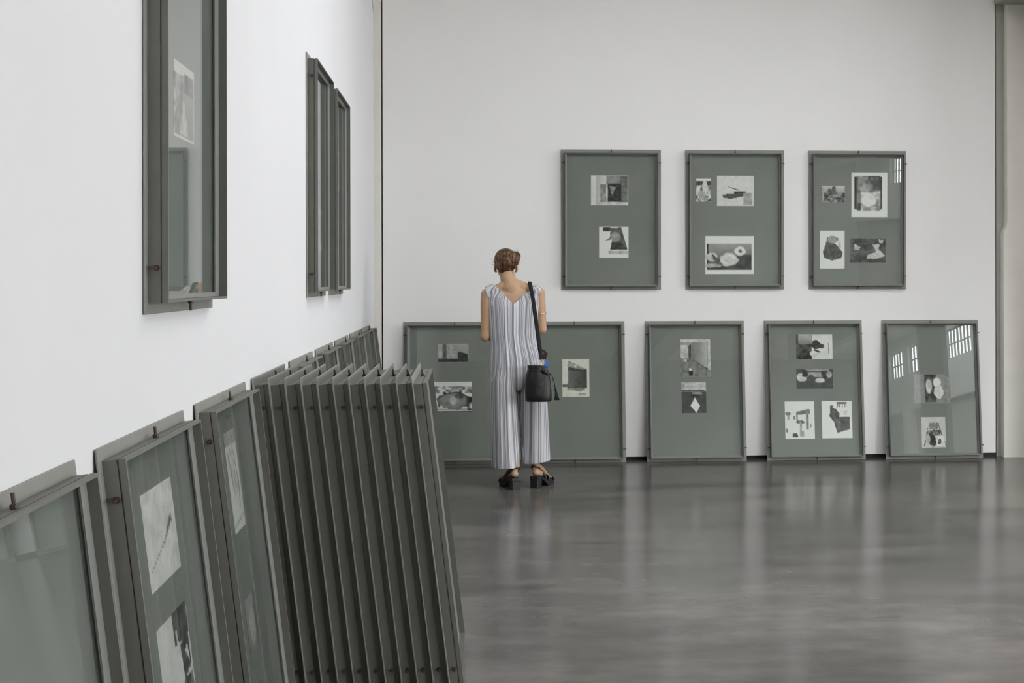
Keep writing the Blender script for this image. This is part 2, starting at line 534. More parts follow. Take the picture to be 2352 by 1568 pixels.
def draw(nx, ny, shapes, seed, grain=0.10):
    U, V = np.meshgrid((np.arange(nx)) / (nx - 1), (np.arange(ny)) / (ny - 1))
    n = smooth_noise(nx, ny, 5, seed) - 0.5
    n2 = smooth_noise(nx, ny, 14, seed + 1) - 0.5
    img = np.full((ny, nx), 0.8)
    for s in shapes:
        k = s[0]
        soft = 0.02
        if k == 'fill':
            img[:] = s[1]; continue
        if k == 'grad':      # axis, x0,y0,x1,y1, g0, g1
            _, ax, x0, y0, x1, y1, g0, g1 = s
            t = (U - x0) / (x1 - x0) if ax == 'x' else (V - y0) / (y1 - y0)
            m = (U >= x0) & (U <= x1) & (V >= y0) & (V <= y1)
            img[m] = (g0 + (g1 - g0) * t)[m]; continue
        if k == 'mott':      # x0,y0,x1,y1, lo, hi : mottled tone
            _, x0, y0, x1, y1, lo, hi = s
            m = (U >= x0) & (U <= x1) & (V >= y0) & (V <= y1)
            t = np.clip(0.5 + n * 1.2 + n2 * 0.9, 0, 1)
            img[m] = (lo + (hi - lo) * t)[m]; continue
        if k == 'r':
            _, x0, y0, x1, y1, g = s
            m = ((U >= x0) & (U <= x1) & (V >= y0) & (V <= y1)).astype(float)
        elif k == 'e':       # cx,cy,rx,ry,g  (wobbly)
            _, cx, cy, rx, ry, g = s
            d = np.sqrt(((U - cx) / rx) ** 2 + ((V - cy) / ry) ** 2) + n2 * 0.35
            m = np.clip((1.0 - d) / 0.15 + 0.5, 0, 1)
        elif k == 'p':
            _, P, g = s
            m = np.zeros_like(U, bool)
            q = len(P)
            for i in range(q):
                (xa, ya), (xb, yb) = P[i], P[(i + 1) % q]
                c = ((ya > V) != (yb > V)) & (U < (xb - xa) * (V - ya) / (yb - ya + 1e-9) + xa)
                m ^= c
            m = m.astype(float)
        img = img * (1 - m) + (g + n2 * 0.12) * m
    return np.clip((img + n2 * grain * 0.5 + n * grain * 0.4) * 1.13, 0.05, 0.95)

def photo(root, x0, x1, z0, z1, shapes, seed, border=0.0, bcol=0.90, tint=(1.0, 0.99, 0.95), res=56, green=None, skew=0.0):
    w, h = x1 - x0, z1 - z0
    nx = max(10, int(res * min(1, w / h))); ny = max(10, int(res * min(1, h / w)))
    img = draw(nx, ny, shapes, seed)
    if border:
        U, V = np.meshgrid(np.arange(nx) / (nx - 1), np.arange(ny) / (ny - 1))
        bx = border / w; bz = border / h
        m = (U < bx) | (U > 1 - bx) | (V < bz) | (V > 1 - bz)
        img[m] = bcol
    y = -0.0092
    ca, sa = math.cos(skew), math.sin(skew)
    cx, cz = (x0 + x1) / 2, (z0 + z1) / 2
    def P(a, b, yy):
        dx, dz = x0 + w * a - cx, z1 - h * b - cz
        return (cx + dx * ca - dz * sa, yy, cz + dx * sa + dz * ca)
    vs = [P(i / (nx - 1), j / (ny - 1), y) for j in range(ny) for i in range(nx)]
    fs = [(j * nx + i, (j + 1) * nx + i, (j + 1) * nx + i + 1, j * nx + i + 1) for j in range(ny - 1) for i in range(nx - 1)]
    # thin card edge down to the mount
    ring = [i for i in range(nx)] + [j * nx + nx - 1 for j in range(1, ny)] + [(ny - 1) * nx + i for i in range(nx - 2, -1, -1)] + [j * nx for j in range(ny - 2, 0, -1)]
    base = len(vs)
    for r in ring:
        vs.append((vs[r][0], -0.0079, vs[r][2]))
    n = len(ring)
    for k in range(n):
        j = (k + 1) % n
        fs.append((ring[k], ring[j], base + j, base + k))
    me = bpy.data.meshes.new('photograph')
    me.from_pydata(vs, [], fs)
    at = me.color_attributes.new('tone', 'FLOAT_COLOR', 'POINT')
    g = img.flatten()
    lin = np.where(g <= 0.04045, g / 12.92, ((g + 0.055) / 1.055) ** 2.4)
    lin = np.concatenate([lin, lin[ring]])
    c = np.stack([lin * tint[0], lin * tint[1], lin * tint[2], np.ones_like(lin)], 1)
    at.data.foreach_set('color', c.astype(np.float32).ravel())
    me.materials.append(M_print)
    return new_obj('photograph', me, None, root)

def frac(pbox, fbox, w, h):
    """photo rectangle inside the outer frame rectangle -> local x0,x1,z0,z1"""
    fx0, fx1, fy0, fy1 = fbox
    x0, y0, x1, y1 = pbox
    return ((x0 - fx0) / (fx1 - fx0) * w, (x1 - fx0) / (fx1 - fx0) * w, (fy1 - y1) / (fy1 - fy0) * h, (fy1 - y0) / (fy1 - fy0) * h)

G_UP = 'frames hung on the back wall'
G_LO = 'frames leaning on the back wall'
G_HL = 'frames hung on the left wall'
G_LL = 'frames leaning along the left wall'
G_ST = 'frames stacked against the left wall'

proto = None
def make_frame(loc, rz, tilt, label, group):
    global proto
    root = empty('picture_frame', loc, label, 'picture frame', group)
    root.rotation_euler = (-tilt, 0, rz)      # lean first, then turn to its wall
    if proto is None:
        frame_parts(FW, FH, root)
        proto = root
    else:
        copy_parts(proto, root)
    return root

def back_hung(x, label):
    return make_frame((x, YB - 0.001, ZH), 0, -math.radians(0.55), label, G_UP)
TB = math.radians(5.5)
def back_lean(x, label):
    return make_frame((x, YB - 0.002 - FH * math.sin(TB), 0.0005), 0, TB, label, G_LO)
TL = math.radians(6.9)
def left_lean(y, label, out=0.0, tilt=TL, group=G_LL):
    return make_frame((XW + 0.002 + out + FH * math.sin(tilt), y, 0.0005), math.pi / 2, tilt, label, group)
def left_hung(y, label):
    return make_frame((XW + 0.001, y, ZH), math.pi / 2, 0, label, G_HL)

# --- hung on the back wall
f = back_hung(0.7622, 'upper frame on the back wall nearest the woman, with two small photographs')
fb = (85, 1110, 62, 1500)
photo(f, *frac((390, 328, 773, 633), fb, FW, FH), [('fill', .80), ('grad', 'x', .13, 0, .42, 1, .66, .80), ('r', .24, .30, .40, .90, .52), ('r', .41, .0, 1, .92, .50),
      ('r', .78, .02, .97, .90, .42), ('r', .45, .27, .80, .88, .20), ('p', [(.50, .36), (.68, .38), (.56, .66)], .50), ('r', .41, .30, .445, .95, .78), ('r', .41, .9, .97, 1, .78)], 1, border=.003)
photo(f, *frac((472, 852, 775, 1173), fb, FW, FH), [('fill', .86), ('r', .12, .03, .40, .15, .25), ('p', [(.40, .05), (.75, .03), (.96, .72), (.38, .73), (.45, .4), (.18, .46), (.36, .36)], .34), ('e', .55, .33, .17, .16, .55), ('p', [(.43, .49), (.75, .49), (.95, .73), (.38, .74)], .22),
      ('r', .32, .78, .97, .88, .68)], 2, border=.003)
f = back_hung(1.7811, 'middle frame of the upper three on the back wall, with three photographs')
fb = (62, 1075, 67, 1497)
photo(f, *frac((172, 362, 320, 595), fb, FW, FH), [('mott', 0, 0, 1, 1, .35, .85), ('r', 0, .10, 1, .28, .22), ('e', .58, .30, .18, .22, .80), ('e', .35, .72, .3, .2, .62), ('p', [(1, .8), (.8, 1), (1, 1)], .12), ('r', 0, 0, 1, .10, .86)], 3)
photo(f, *frac((383, 330, 763, 640), fb, FW, FH), [('fill', .79), ('p', [(.15, .62), (.45, .60), (.75, .57), (.70, .68), (.38, .77), (.17, .73)], .26), ('p', [(.46, .52), (.76, .50), (.78, .57), (.46, .60)], .17), ('p', [(.31, .35), (.62, .47), (.60, .495), (.30, .375)], .25),
      ('r', .72, .56, .95, .97, .63)], 4, border=.004, bcol=.82)
photo(f, *frac((265, 948, 763, 1338), fb, FW, FH), [('fill', .86), ('grad', 'y', .04, .21, .96, .90, .58, .24), ('r', .60, .50, .95, .90, .20), ('r', .035, .21, .055, .90, .1), ('e', .48, .62, .20, .17, .78), ('e', .13, .55, .12, .12, .72), ('p', [(.13, .47), (.30, .62), (.28, .74), (.16, .62)], .30), ('e', .72, .40, .12, .12, .84), ('e', .72, .40, .04, .04, .4),
      ('r', .05, .80, .9, .895, .22), ('e', .12, .78, .2, .05, .66)], 5)
f = back_hung(2.8058, 'upper frame on the back wall nearest the right pier, with four photographs')
fb = (77, 1075, 72, 1492)
photo(f, *frac((207, 432, 443, 597), fb, FW, FH), [('grad', 'y', 0, 0, 1, .45, .74, .60), ('mott', 0, .42, 1, 1, .15, .60), ('e', .52, .3, .10, .28, .36), ('e', .34, .35, .1, .15, .3), ('r', 0, .1, .1, 1, .6)], 6)
photo(f, *frac((511, 293, 880, 752), fb, FW, FH), [('fill', .88), ('r', .09, .10, .86, .83, .16), ('r', .15, .08, .80, .87, .45), ('mott', .20, .09, .80, .42, .25, .62), ('r', .60, .10, .80, .40, .28), ('mott', .26, .45, .8, .86, .5, .9), ('e', .48, .62, .2, .14, .88), ('r', .17, .68, .27, .85, .28)], 7)
photo(f, *frac((189, 892, 441, 1280), fb, FW, FH), [('fill', .87), ('p', [(.30, .16), (.52, .30), (.72, .40), (.92, .58), (.88, .72), (.5, .79), (.16, .72), (.12, .56), (.22, .38)], .30), ('e', .52, .24, .22, .10, .58), ('e', .80, .38, .06, .1, .7)], 8)
photo(f, *frac((500, 970, 862, 1217), fb, FW, FH), [('mott', 0, 0, 1, 1, .22, .34), ('p', [(.12, .22), (.28, .36), (.26, .48), (.11, .50)], .70), ('p', [(.62, .26), (.84, .24), (.80, .45), (1, .72), (.75, .86), (.45, .86), (.5, .68), (.74, .56)], .72), ('p', [(.80, .04), (.94, .08), (.92, .2), (.82, .2)], .72)], 9)

# --- leaning on the back wall
BW = 1.7902
root = empty('picture_frame', (-0.513, YB - 0.002 - FH * math.sin(TB), 0.0005), 'very wide frame leaning on the back wall behind the woman', 'picture frame', G_LO)
root.rotation_euler = (-TB, 0, 0)
frame_parts(BW, FH, root, nb_top=2)
fb = (115, 2245, 88, 1420)
photo(root, *frac((443, 295, 737, 470), fb, BW, FH), [('grad', 'y', 0, 0, 1, 1, .62, .50), ('r', .16, 0, .28, .8, .36), ('r', .30, .08, .64, .82, .60), ('p', [(.66, .40), (.98, .58), (.96, .9), (.64, .9)], .20), ('r', 0, .80, 1, .97, .20), ('e', .08, .55, .08, .2, .65)], 10, border=.002, bcol=.66)
photo(root, *frac((400, 652, 766, 935), fb, BW, FH), [('fill', .84), ('mott', 0, .16, 1, .38, .2, .8), ('e', .50, .62, .40, .30, .18), ('e', .50, .64, .36, .26, .52), ('e', .52, .62, .09, .14, .74), ('e', .68, .48, .1, .08, .34), ('mott', .88, .5, 1, .95, .15, .8), ('r', .1, .90, .9, .93, .5), ('r', 0, .97, 1, 1, .3)], 11)
photo(root, *frac((1635, 447, 1898, 803), fb, BW, FH), [('fill', .80), ('p', [(.22, .04), (.92, .28), (.92, .78), (.20, .78)], .28), ('grad', 'x', .22, .3, .88, .74, .42, .26), ('p', [(.22, .05), (.80, .24), (.84, .29), (.20, .20)], .58), ('p', [(.34, .12), (.55, .19), (.5, .22)], .8), ('r', .0, .66, .18, .73, .42), ('e', .52, .80, .34, .04, .55), ('r', .15, .915, .5, .925, .35), ('r', .6, .92, .88, .93, .35)], 12, tint=(1, .99, .9), border=.004, bcol=.80)
f = back_lean(1.4458, 'frame leaning on the back wall just right of the very wide one, with two photographs')
fb = (91, 1042, 72, 1420)
photo(f, *frac((427, 250, 712, 610), fb, FW, FH), [('fill', .55), ('grad', 'x', .38, .05, .9, .85, .42, .66), ('r', 0, 0, 1, .08, .72), ('r', 0, .16, .25, .50, .70), ('p', [(.26, .18), (.37, .12), (.37, .55), (.26, .55)], .28), ('p', [(0, .52), (.38, .55), (1, .85), (1, 1), (0, 1)], .45), ('p', [(.38, .55), (.42, .55), (1, .83), (1, .88)], .28), ('r', .91, 0, 1, .82, .74), ('e', .33, .89, .08, .09, .14), ('e', .32, .81, .045, .04, .85), ('e', .16, .57, .04, .03, .8)], 13)
photo(f, *frac((430, 665, 664, 958), fb, FW, FH), [('fill', .26), ('r', 0, 0, 1, .30, .70), ('r', .05, .02, .09, .3, .4), ('r', 0, .25, .95, .29, .25), ('p', [(.46, .31), (.80, .31), (.86, .40), (.40, .40)], .50), ('p', [(.54, .50), (.74, .76), (.60, 1), (.36, .76)], .88), ('r', .35, .40, .72, .48, .18)], 14)
f = back_lean(2.4307, 'frame leaning on the back wall with four photographs, the lowest two side by side')
fb = (1240, 2177, 65, 1403)
photo(f, *frac((1540, 200, 1888, 438), fb, FW, FH), [('fill', .80), ('grad', 'y', .0, .02, .42, 1, .66, .14), ('mott', 0, .4, .42, 1, .12, .32), ('r', 0, 0, .06, 1, .3), ('e', .54, .42, .12, .18, .22), ('e', .67, .48, .1, .1, .24), ('e', .50, .78, .12, .12, .80), ('p', [(.5, .6), (.68, .7), (.66, .76), (.48, .66)], .2), ('r', .89, .35, .905, .8, .35), ('r', .43, 0, .44, .3, .4)], 15)
photo(f, *frac((1535, 533, 1884, 722), fb, FW, FH), [('grad', 'y', 0, 0, 1, 1, .30, .26), ('r', .22, .02, .9, .10, .6), ('r', .3, .16, .78, .42, .60), ('e', .14, .42, .14, .22, .74), ('e', .24, .25, .08, .18, .18), ('e', .65, .58, .14, .13, .74), ('e', .78, .30, .10, .2, .22), ('e', .9, .3, .08, .16, .62), ('e', .42, .5, .1, .18, .28)], 16)
photo(f, *frac((1417, 843, 1697, 1200), fb, FW, FH), [('fill', .89), ('p', [(.38, .28), (.80, .20), (.86, .22), (.86, .33), (.38, .36)], .42), ('r', .72, .28, .80, .75, .48), ('r', .38, .30, .42, .50, .40), ('e', .52, .55, .14, .05, .38), ('r', .50, .56, .56, .80, .56), ('r', .30, .40, .34, .48, .4), ('e', .10, .32, .10, .05, .45), ('r', .08, .36, .14, .5, .6), ('p', [(.26, .84), (.40, .84), (.44, .95), (.24, .95)], .22), ('r', .50, .80, .63, .94, .55), ('r', .16, .51, .86, .525, .5), ('r', .04, .72, .07, .82, .4), ('mott', .84, .60, .9, .7, .4, .8)], 17)
photo(f, *frac((1768, 842, 2056, 1197), fb, FW, FH), [('fill', .89), ('r', .50, .03, .84, .08, .35), ('r', .52, .08, .54, .18, .2), ('r', .60, .08, .62, .18, .2), ('r', .68, .08, .70, .18, .2), ('r', .76, .08, .78, .18, .2), ('p', [(.28, .16), (.48, .22), (.60, .34), (.56, .42), (.92, .42), (.92, .76), (.50, .86), (.40, .56), (.26, .42)], .30), ('e', .34, .15, .06, .04, .3), ('p', [(.45, .5), (.62, .56), (.60, .78), (.48, .72)], .42), ('r', .64, .26, .86, .38, .78)], 18)
f = back_lean(3.4146, 'frame leaning nearest the right pier, its glass mirroring high windows')
fb = (148, 1115, 65, 1440)
photo(f, *frac((450, 605, 800, 895), fb, FW, FH), [('fill', .52), ('mott', .3, .02, .62, .96, .12, .36), ('e', .42, .42, .09, .24, .74), ('e', .66, .30, .11, .18, .84), ('e', .70, .62, .13, .22, .82), ('grad', 'x', 0, 0, .30, 1, .55, .5), ('r', .86, 0, 1, 1, .5)], 19)
photo(f, *frac((510, 1030, 748, 1330), fb, FW, FH), [('fill', .74), ('e', .5, .3, .22, .12, .5), ('p', [(.24, .36), (.28, .36), (.12, .96), (.08, .94)], .34), ('p', [(.66, .18), (.70, .18), (1, .9), (.97, .94)], .3), ('mott', .22, .42, .78, .70, .2, .6), ('e', .45, .76, .16, .2, .22), ('p', [(.56, .62), (.9, .6), (.98, .95), (.62, .95)], .84), ('e', .74, .80, .07, .1, .32), ('e', .25, .72, .1, .15, .7)], 20)

# --- hung on the left wall
f = left_hung(3.1261, 'large-looking frame hung on the left wall nearest the camera, top cut off')
photo(f, .288, .535, .445, .639, [('fill', .80), ('grad', 'y', .03, .15, .97, .96, .62, .42), ('mott', .0, .16, .45, .36, .2, .6), ('mott', .5, .1, .95, .38, .15, .45), ('p', [(.35, .5), (.5, .5), (.7, .95), (.3, .95)], .74), ('mott', .0, .4, .4, .9, .35, .7)], 21, tint=(1, .97, .88))
f = left_hung(6.2407, 'nearer of the two adjoining frames hung high toward the corner')
photo(f, .475, .600, .226, .430, [('fill', .72), ('mott', .1, .1, .9, .8, .3, .8)], 22)
photo(f, .24, .44, .62, .82, [('fill', .70), ('mott', .1, .1, .9, .8, .2, .7)], 23)
f = left_hung(7.2138, 'farther of the two adjoining frames hung high toward the corner')
photo(f, .30, .56, .60, .82, [('fill', .75), ('mott', .1, .1, .9, .85, .2, .7)], 24)

# --- leaning along the left wall
left_lean(1.7563, 'leaning frame at the left photo edge, empty grey-green mount')
f = left_lean(2.7172, 'leaning frame whose top print shows one thin curved dark line')
photo(f, .265, .563, .785, 1.003, [('fill', .80), ('mott', 0, 0, 1, 1, .77, .83), ('p', [(.55, .62), (.68, .50), (.84, .38), (.86, .44), (.70, .55), (.56, .63)], .35), ('p', [(.05, 1.0 - .20), (.55, .60), (.56, .625), (.06, .815)], .58), ('p', [(.86, .37), (.88, .37), (.88, .48), (.865, .48)], .45)], 31)
photo(f, .261, .560, .490, .703, [('fill', .78), ('r', .50, .0, .99, .36, .30), ('p', [(.56, .2), (.60, .2), (.66, .6), (.58, .55)], .8), ('p', [(.66, .38), (.95, .34), (.95, .70), (.70, .78)], .26), ('p', [(.8, .5), (.9, .45), (.92, .66)], .74), ('mott', .66, .78, .98, .98, .2, .5)], 32)
f = left_lean(3.6888, 'leaning frame in front of the stack, with a tall pale wavy print')
photo(f, .310, .487, .723, 1.022, [('fill', .80), ('r', 0, 0, 1, .13, .60), ('p', [(.35, .14), (.55, .2), (.72, .5), (.62, .8), (.5, .6), (.3, .4)], .70), ('p', [(.6, .15), (.66, .15), (.88, .55), (.72, .86), (.78, .5)], .52), ('p', [(.1, .2), (.2, .2), (.45, .6), (.40, .7)], .62), ('p', [(0, .93), (1, .86), (1, .89), (0, .96)], .64)], 33)
photo(f, .312, .480, .335, .522, [('grad', 'y', 0, 0, 1, 1, .56, .44), ('e', .5, .5, .3, .3, .62), ('r', .8, 0, 1, 1, .36)], 34)
names = ['first leaning frame beyond the stack, partly hidden by its far end',
         'second leaning frame beyond the stack, against the left wall',
         'middle one of the five leaning frames beyond the stack',
         'fourth leaning frame beyond the stack, last but one before the corner',
         'last leaning frame on the left wall, beside the corner pier']
for i, (y, nm) in enumerate(zip((5.6257, 6.5837, 7.5341, 8.5129, 9.4292), names)):
    f = left_lean(y, nm)
    photo(f, .22 + .04 * i, .50 + .03 * i, .74, .98, [('fill', .78), ('mott', .08, .08, .92, .9, .3, .75)], 40 + i)
ords = ['rearmost', 'second from the wall', 'third from the wall', 'fourth from the wall', 'fifth from the wall', 'sixth from the wall,',
        'seventh from the wall', 'eighth from the wall', 'third from the front', 'second from the front', 'frontmost']
for i, od in enumerate(ords):
    t = TL
    f = left_lean(4.6537 + random.uniform(-.002, .002), '%s frame in the tight stack of eleven, %s' % (od, 'touching the left wall' if i == 0 else 'its front facing the room' if i == 10 else 'only its edge showing'), out=0.0 + i * 0.0547, tilt=t, group=G_ST)
    if i == 10:
        photo(f, .25, .55, .66, .96, [('fill', .78), ('mott', .08, .08, .92, .9, .3, .75)], 60)

# ------------------------------------------------------------------ the woman, seen from behind
PX, PY = 0.335, 9.50                     # between her feet
person = empty('person', (PX, PY, 0.0), 'woman seen from behind in a sleeveless striped wide-leg jumpsuit, head bowed', 'person')
def L(x, y, z):                           # world -> her own space
    return Vector((x - PX, y - PY, z))
# body: one fused surface (world coordinates, moved by -PX, -PY)
bm = bmesh.new()
HX, HYc = 0.277, 9.555
def bow(b, full=False):
    piv = L(HX, 9.535, 1.500)
    for v in b.verts:
        t = 1.0 if full else min(1.0, max(0.0, (v.co.z - 1.450) / 0.09))
        if t > 0 and (full or abs(v.co.x + PX - HX) < .16):
            t = t * t * (3 - 2 * t)
            v.co = piv + Matrix.Rotation(-math.radians(11) * t, 3, 'X') @ (v.co - piv)
    return b
# skull, jaw, neck (head bowed forward)
add_ell(bm, L(HX, HYc, 1.612), (0.073, 0.092, 0.088))
add_ell(bm, L(HX, HYc + 0.045, 1.560), (0.058, 0.062, 0.075))
add_ell(bm, L(HX, HYc + 0.084, 1.513), (0.027, 0.024, 0.020))
add_tube(bm, [L(HX, HYc + 0.094, 1.598), L(HX, HYc + 0.107, 1.576), L(HX, HYc + 0.117, 1.561), L(HX, HYc + 0.103, 1.549)], [0.0065, 0.0075, 0.0095, 0.007], 12)   # nose
for q in (-1, 1):
    add_ell(bm, L(HX + q * .0095, HYc + 0.105, 1.556), (0.0065, 0.0085, 0.006))                     # nostril wings
    add_ell(bm, L(HX + q * .031, HYc + 0.0790, 1.6045), (0.0165, 0.012, 0.0058))                    # upper lids
    add_ell(bm, L(HX + q * .030, HYc + 0.0800, 1.583), (0.0150, 0.010, 0.0045))                     # lower lids
    add_ell(bm, L(HX + q * .030, HYc + 0.0830, 1.6165), (0.020, 0.010, 0.006))                      # brow
add_ell(bm, L(HX, HYc + 0.1035, 1.5345), (0.022, 0.0085, 0.0052))                                   # lips
add_ell(bm, L(HX, HYc + 0.1020, 1.5255), (0.019, 0.0085, 0.0055))
for s in (-1, 1):
    R = Matrix.Rotation(s * 0.35, 3, 'Z') @ Matrix.Rotation(-0.2, 3, 'X')
    add_ell(bm, L(HX + s * 0.077, HYc + 0.004, 1.566), (0.009, 0.021, 0.033), R)         # ears
    add_ell(bm, L(HX + s * 0.070, HYc + 0.006, 1.540), (0.008, 0.010, 0.010))
    add_ell(bm, L(HX + s * 0.034, HYc + 0.076, 1.562), (0.018, 0.018, 0.016))            # cheeks
add_tube(bm, [L(HX + .002, 9.560, 1.585), L(HX + .006, 9.535, 1.525), L(HX + .015, 9.505, 1.470), L(HX + .030, 9.492, 1.425), L(HX + .045, 9.495, 1.38)],
         [0.056, 0.0525, 0.0555, 0.075, 0.075], 18)
# trapezius slopes and back
SL, SR = L(0.142, 9.50, 1.368), L(0.508, 9.50, 1.376)
add_capsule(bm, L(0.300, 9.492, 1.445), L(0.185, 9.497, 1.385), 0.046, 0.042)
add_capsule(bm, L(0.318, 9.492, 1.447), L(0.470, 9.497, 1.392), 0.046, 0.042)
add_tube(bm, [L(.325, 9.495, 1.42), L(.325, 9.492, 1.37), L(.325, 9.492, 1.28), L(.330, 9.500, 1.17), L(.335, 9.50, 1.06), L(.340, 9.495, .96), L(.342, 9.49, .84), L(.342, 9.49, .76)],
         [(.07, .05), (.165, .075), (.152, .092), (.130, .088), (.122, .085), (.145, .095), (.160, .105), (.135, .09)], 24, flat=(1, 0, 0))
for s, S in ((-1, SL), (1, SR)):
    add_ell(bm, S, (0.046, 0.047, 0.047))
# arms: upper arm, forearm forward across the front, hand
def arm(S, E, Wr, Hd, spread, inward):
    add_tube(bm, [S, S.lerp(E, .25), S.lerp(E, .6), E], [0.044, 0.0425, 0.037, 0.0335], 16)
    add_ell(bm, E, (0.0335, 0.034, 0.034))
    add_tube(bm, [E, E.lerp(Wr, .25), E.lerp(Wr, .65), Wr], [0.033, 0.0355, 0.029, 0.022], 16)
    d = (Hd - Wr).normalized()
    side = d.cross(Vector((0, 0, 1))).normalized()
    up = side.cross(d)
    K = Wr + d * 0.085
    for t in range(4):                         # palm: four metacarpals
        o = side * (-0.0255 + 0.017 * t)
        add_capsule(bm, Wr + o * 0.55, K + o, 0.0135, 0.0105, 10)
    for t, ln in enumerate((0.060, 0.074, 0.080, 0.072) if inward > 0 else (0.072, 0.080, 0.074, 0.060)):
        o = side * (-0.0285 + 0.019 * t)
        p0 = K + o
        p1 = p0 + (d * 0.95 - up * 0.22).normalized() * ln * 0.45
        p2 = p1 + (d * 0.75 - up * 0.62).normalized() * ln * 0.32
        p3 = p2 + (d * 0.50 - up * 0.85).normalized() * ln * 0.23
        add_tube(bm, [p0, p1, p2, p3], [0.0088, 0.0080, 0.0074, 0.0062], 10)
        add_ell(bm, p3, (0.0062, 0.0062, 0.0062), seg=10, rings=8)
    o = side * (0.030 * inward)
    q0 = Wr + d * 0.022 + o * 0.6
    q1 = q0 + (d * 0.62 + side * inward * 0.75).normalized() * 0.040
    q2 = q1 + (d * 0.92 + side * inward * 0.25 - up * .2).normalized() * 0.030
    add_tube(bm, [q0, q1, q2], [0.0125, 0.0100, 0.0078], 10)
    add_ell(bm, q2, (0.0078, 0.0078, 0.0078), seg=10, rings=8)
EL, ER = L(0.127, 9.475, 1.068), L(0.533, 9.50, 1.120)
arm(SL + Vector((-.004, 0, -.01)), EL, L(.205, 9.700, 1.10), L(.250, 9.79, 1.12), 1, 1)
arm(SR + Vector((.002, 0, -.01)), ER, L(.455, 9.705, 1.13), L(.405, 9.79, 1.15), 1, -1)
# legs down to the ankles, turned-out feet on block heels
FEET = []
for hip, knee, ank, heel, toe in ((L(.265, 9.49, .83), L(.300, 9.495, .47), L(.331, 9.405, .165), L(.330, 9.372, .098), L(.262, 9.560, .048)),
                                  (L(.420, 9.49, .83), L(.455, 9.510, .47), L(.484, 9.475, .165), L(.484, 9.442, .098), L(.586, 9.612, .048))):
    add_tube(bm, [hip, hip.lerp(knee, .5), knee, knee.lerp(ank, .3), knee.lerp(ank, .7), ank], [.080, .066, .050, .052, .038, .028], 16)
    d = (toe - heel); dh = Vector((d.x, d.y, 0)).normalized()
    add_tube(bm, [ank + Vector((0, 0, .01)), ank + Vector((0, 0, -.025)) - dh * .004, heel + Vector((0, 0, .012)) + dh * .006], [.0275, .029, .027], 14)
    add_ell(bm, heel + Vector((0, 0, .010)), (.0275, .0275, .026))
    add_ell(bm, ank + dh.cross(Vector((0, 0, 1))) * .024 + Vector((0, 0, -.01)), (.012, .012, .012))
    add_ell(bm, ank - dh.cross(Vector((0, 0, 1))) * .024 + Vector((0, 0, -.005)), (.012, .012, .012))
    sd = dh.cross(Vector((0, 0, 1)))
    mid = heel.lerp(toe, .60) + Vector((0, 0, .014))
    add_tube(bm, [ank + dh * .004 + Vector((0, 0, -.012)), ank.lerp(mid, .55) + Vector((0, 0, .004)), mid, heel.lerp(toe, .80)],
             [(.026, .026), (.029, .024), (.037, .015), (.040, .011)], 14, flat=sd)
    add_capsule(bm, heel + dh * .02 + Vector((0, 0, .004)), mid, .025, .020, 12)
    for t in range(5):
        o = sd * (-.031 + .0155 * t)
        ln = (.020, .025, .030, .033, .036)[t] if hip.x < 0 else (.036, .033, .030, .025, .020)[t]
        b0 = heel.lerp(toe, .80) + o
        r = .0095 if ln > .035 else .0075
        add_capsule(bm, b0, b0 + dh * ln + Vector((0, 0, -.003)), r, r * .9, 10)
    FEET.append((heel, toe, ank, dh, sd))
bb = bow(fuse('body', bm, 0.0045, 3))
body = new_obj('body', bm_mesh('body', bb, True), M_skin, person)
tag(body, 'bare neck, arms and ankles')
for s in (-1, 1):
    bm = bmesh.new(); add_ell(bm, L(HX + s * .031, HYc + .0762, 1.593), (.0135, .0130, .0115), seg=16, rings=12)
    eye = new_obj('eye', bm_mesh('eye', bow(bm, True), True), M_eye, person)
    bm = bmesh.new(); add_ell(bm, L(HX + s * .031, HYc + .0855, 1.591), (.0055, .0044, .0055), seg=12, rings=8)
    new_obj('iris', bm_mesh('iris', bow(bm, True), True), M_muntin, eye)

# ---- hair: swept-up strands with a loose bun to the right
def hair_material():
    m = bpy.data.materials.new('brown_hair')
    m.use_nodes = True
    nt = m.node_tree
    b = nt.nodes['Principled BSDF']
    tc = nt.nodes.new('ShaderNodeTexCoord')
    mp = nt.nodes.new('ShaderNodeMapping'); mp.inputs['Scale'].default_value = (55, 40, 9); mp.inputs['Rotation'].default_value = (0, .35, 0)
    n = nt.nodes.new('ShaderNodeTexNoise'); n.inputs['Scale'].default_value = 1.6; n.inputs['Detail'].default_value = 4
    r = nt.nodes.new('ShaderNodeValToRGB')
    r.color_ramp.elements[0].position = .40; r.color_ramp.elements[1].position = .66
    r.color_ramp.elements[0].color = (.022, .011, .007, 1); r.color_ramp.elements[1].color = (.21, .105, .05, 1)
    nt.links.new(tc.outputs['Object'], mp.inputs[0]); nt.links.new(mp.outputs[0], n.inputs['Vector'])
    nt.links.new(n.outputs['Fac'], r.inputs[0]); nt.links.new(r.outputs[0], b.inputs['Base Color'])
    bp = nt.nodes.new('ShaderNodeBump'); bp.inputs['Strength'].default_value = .6; bp.inputs['Distance'].default_value = .004
    nt.links.new(n.outputs['Fac'], bp.inputs['Height']); nt.links.new(bp.outputs[0], b.inputs['Normal'])
    b.inputs['Roughness'].default_value = .5; b.inputs['Specular IOR Level'].default_value = .3
    return m
M_hair = hair_material()
bm = bmesh.new()
add_ell(bm, L(HX - .002, HYc - .012, 1.622), (.083, .093, .084))
add_ell(bm, L(HX, HYc + .012, 1.642), (.079, .087, .064))
for q in (-1, 1):
    add_ell(bm, L(HX + q * .062, HYc + .022, 1.610), (.020, .046, .048))
add_ell(bm, L(HX - .004, HYc - .050, 1.572), (.070, .048, .062))
add_ell(bm, L(HX + .002, HYc - .048, 1.536), (.042, .032, .030))
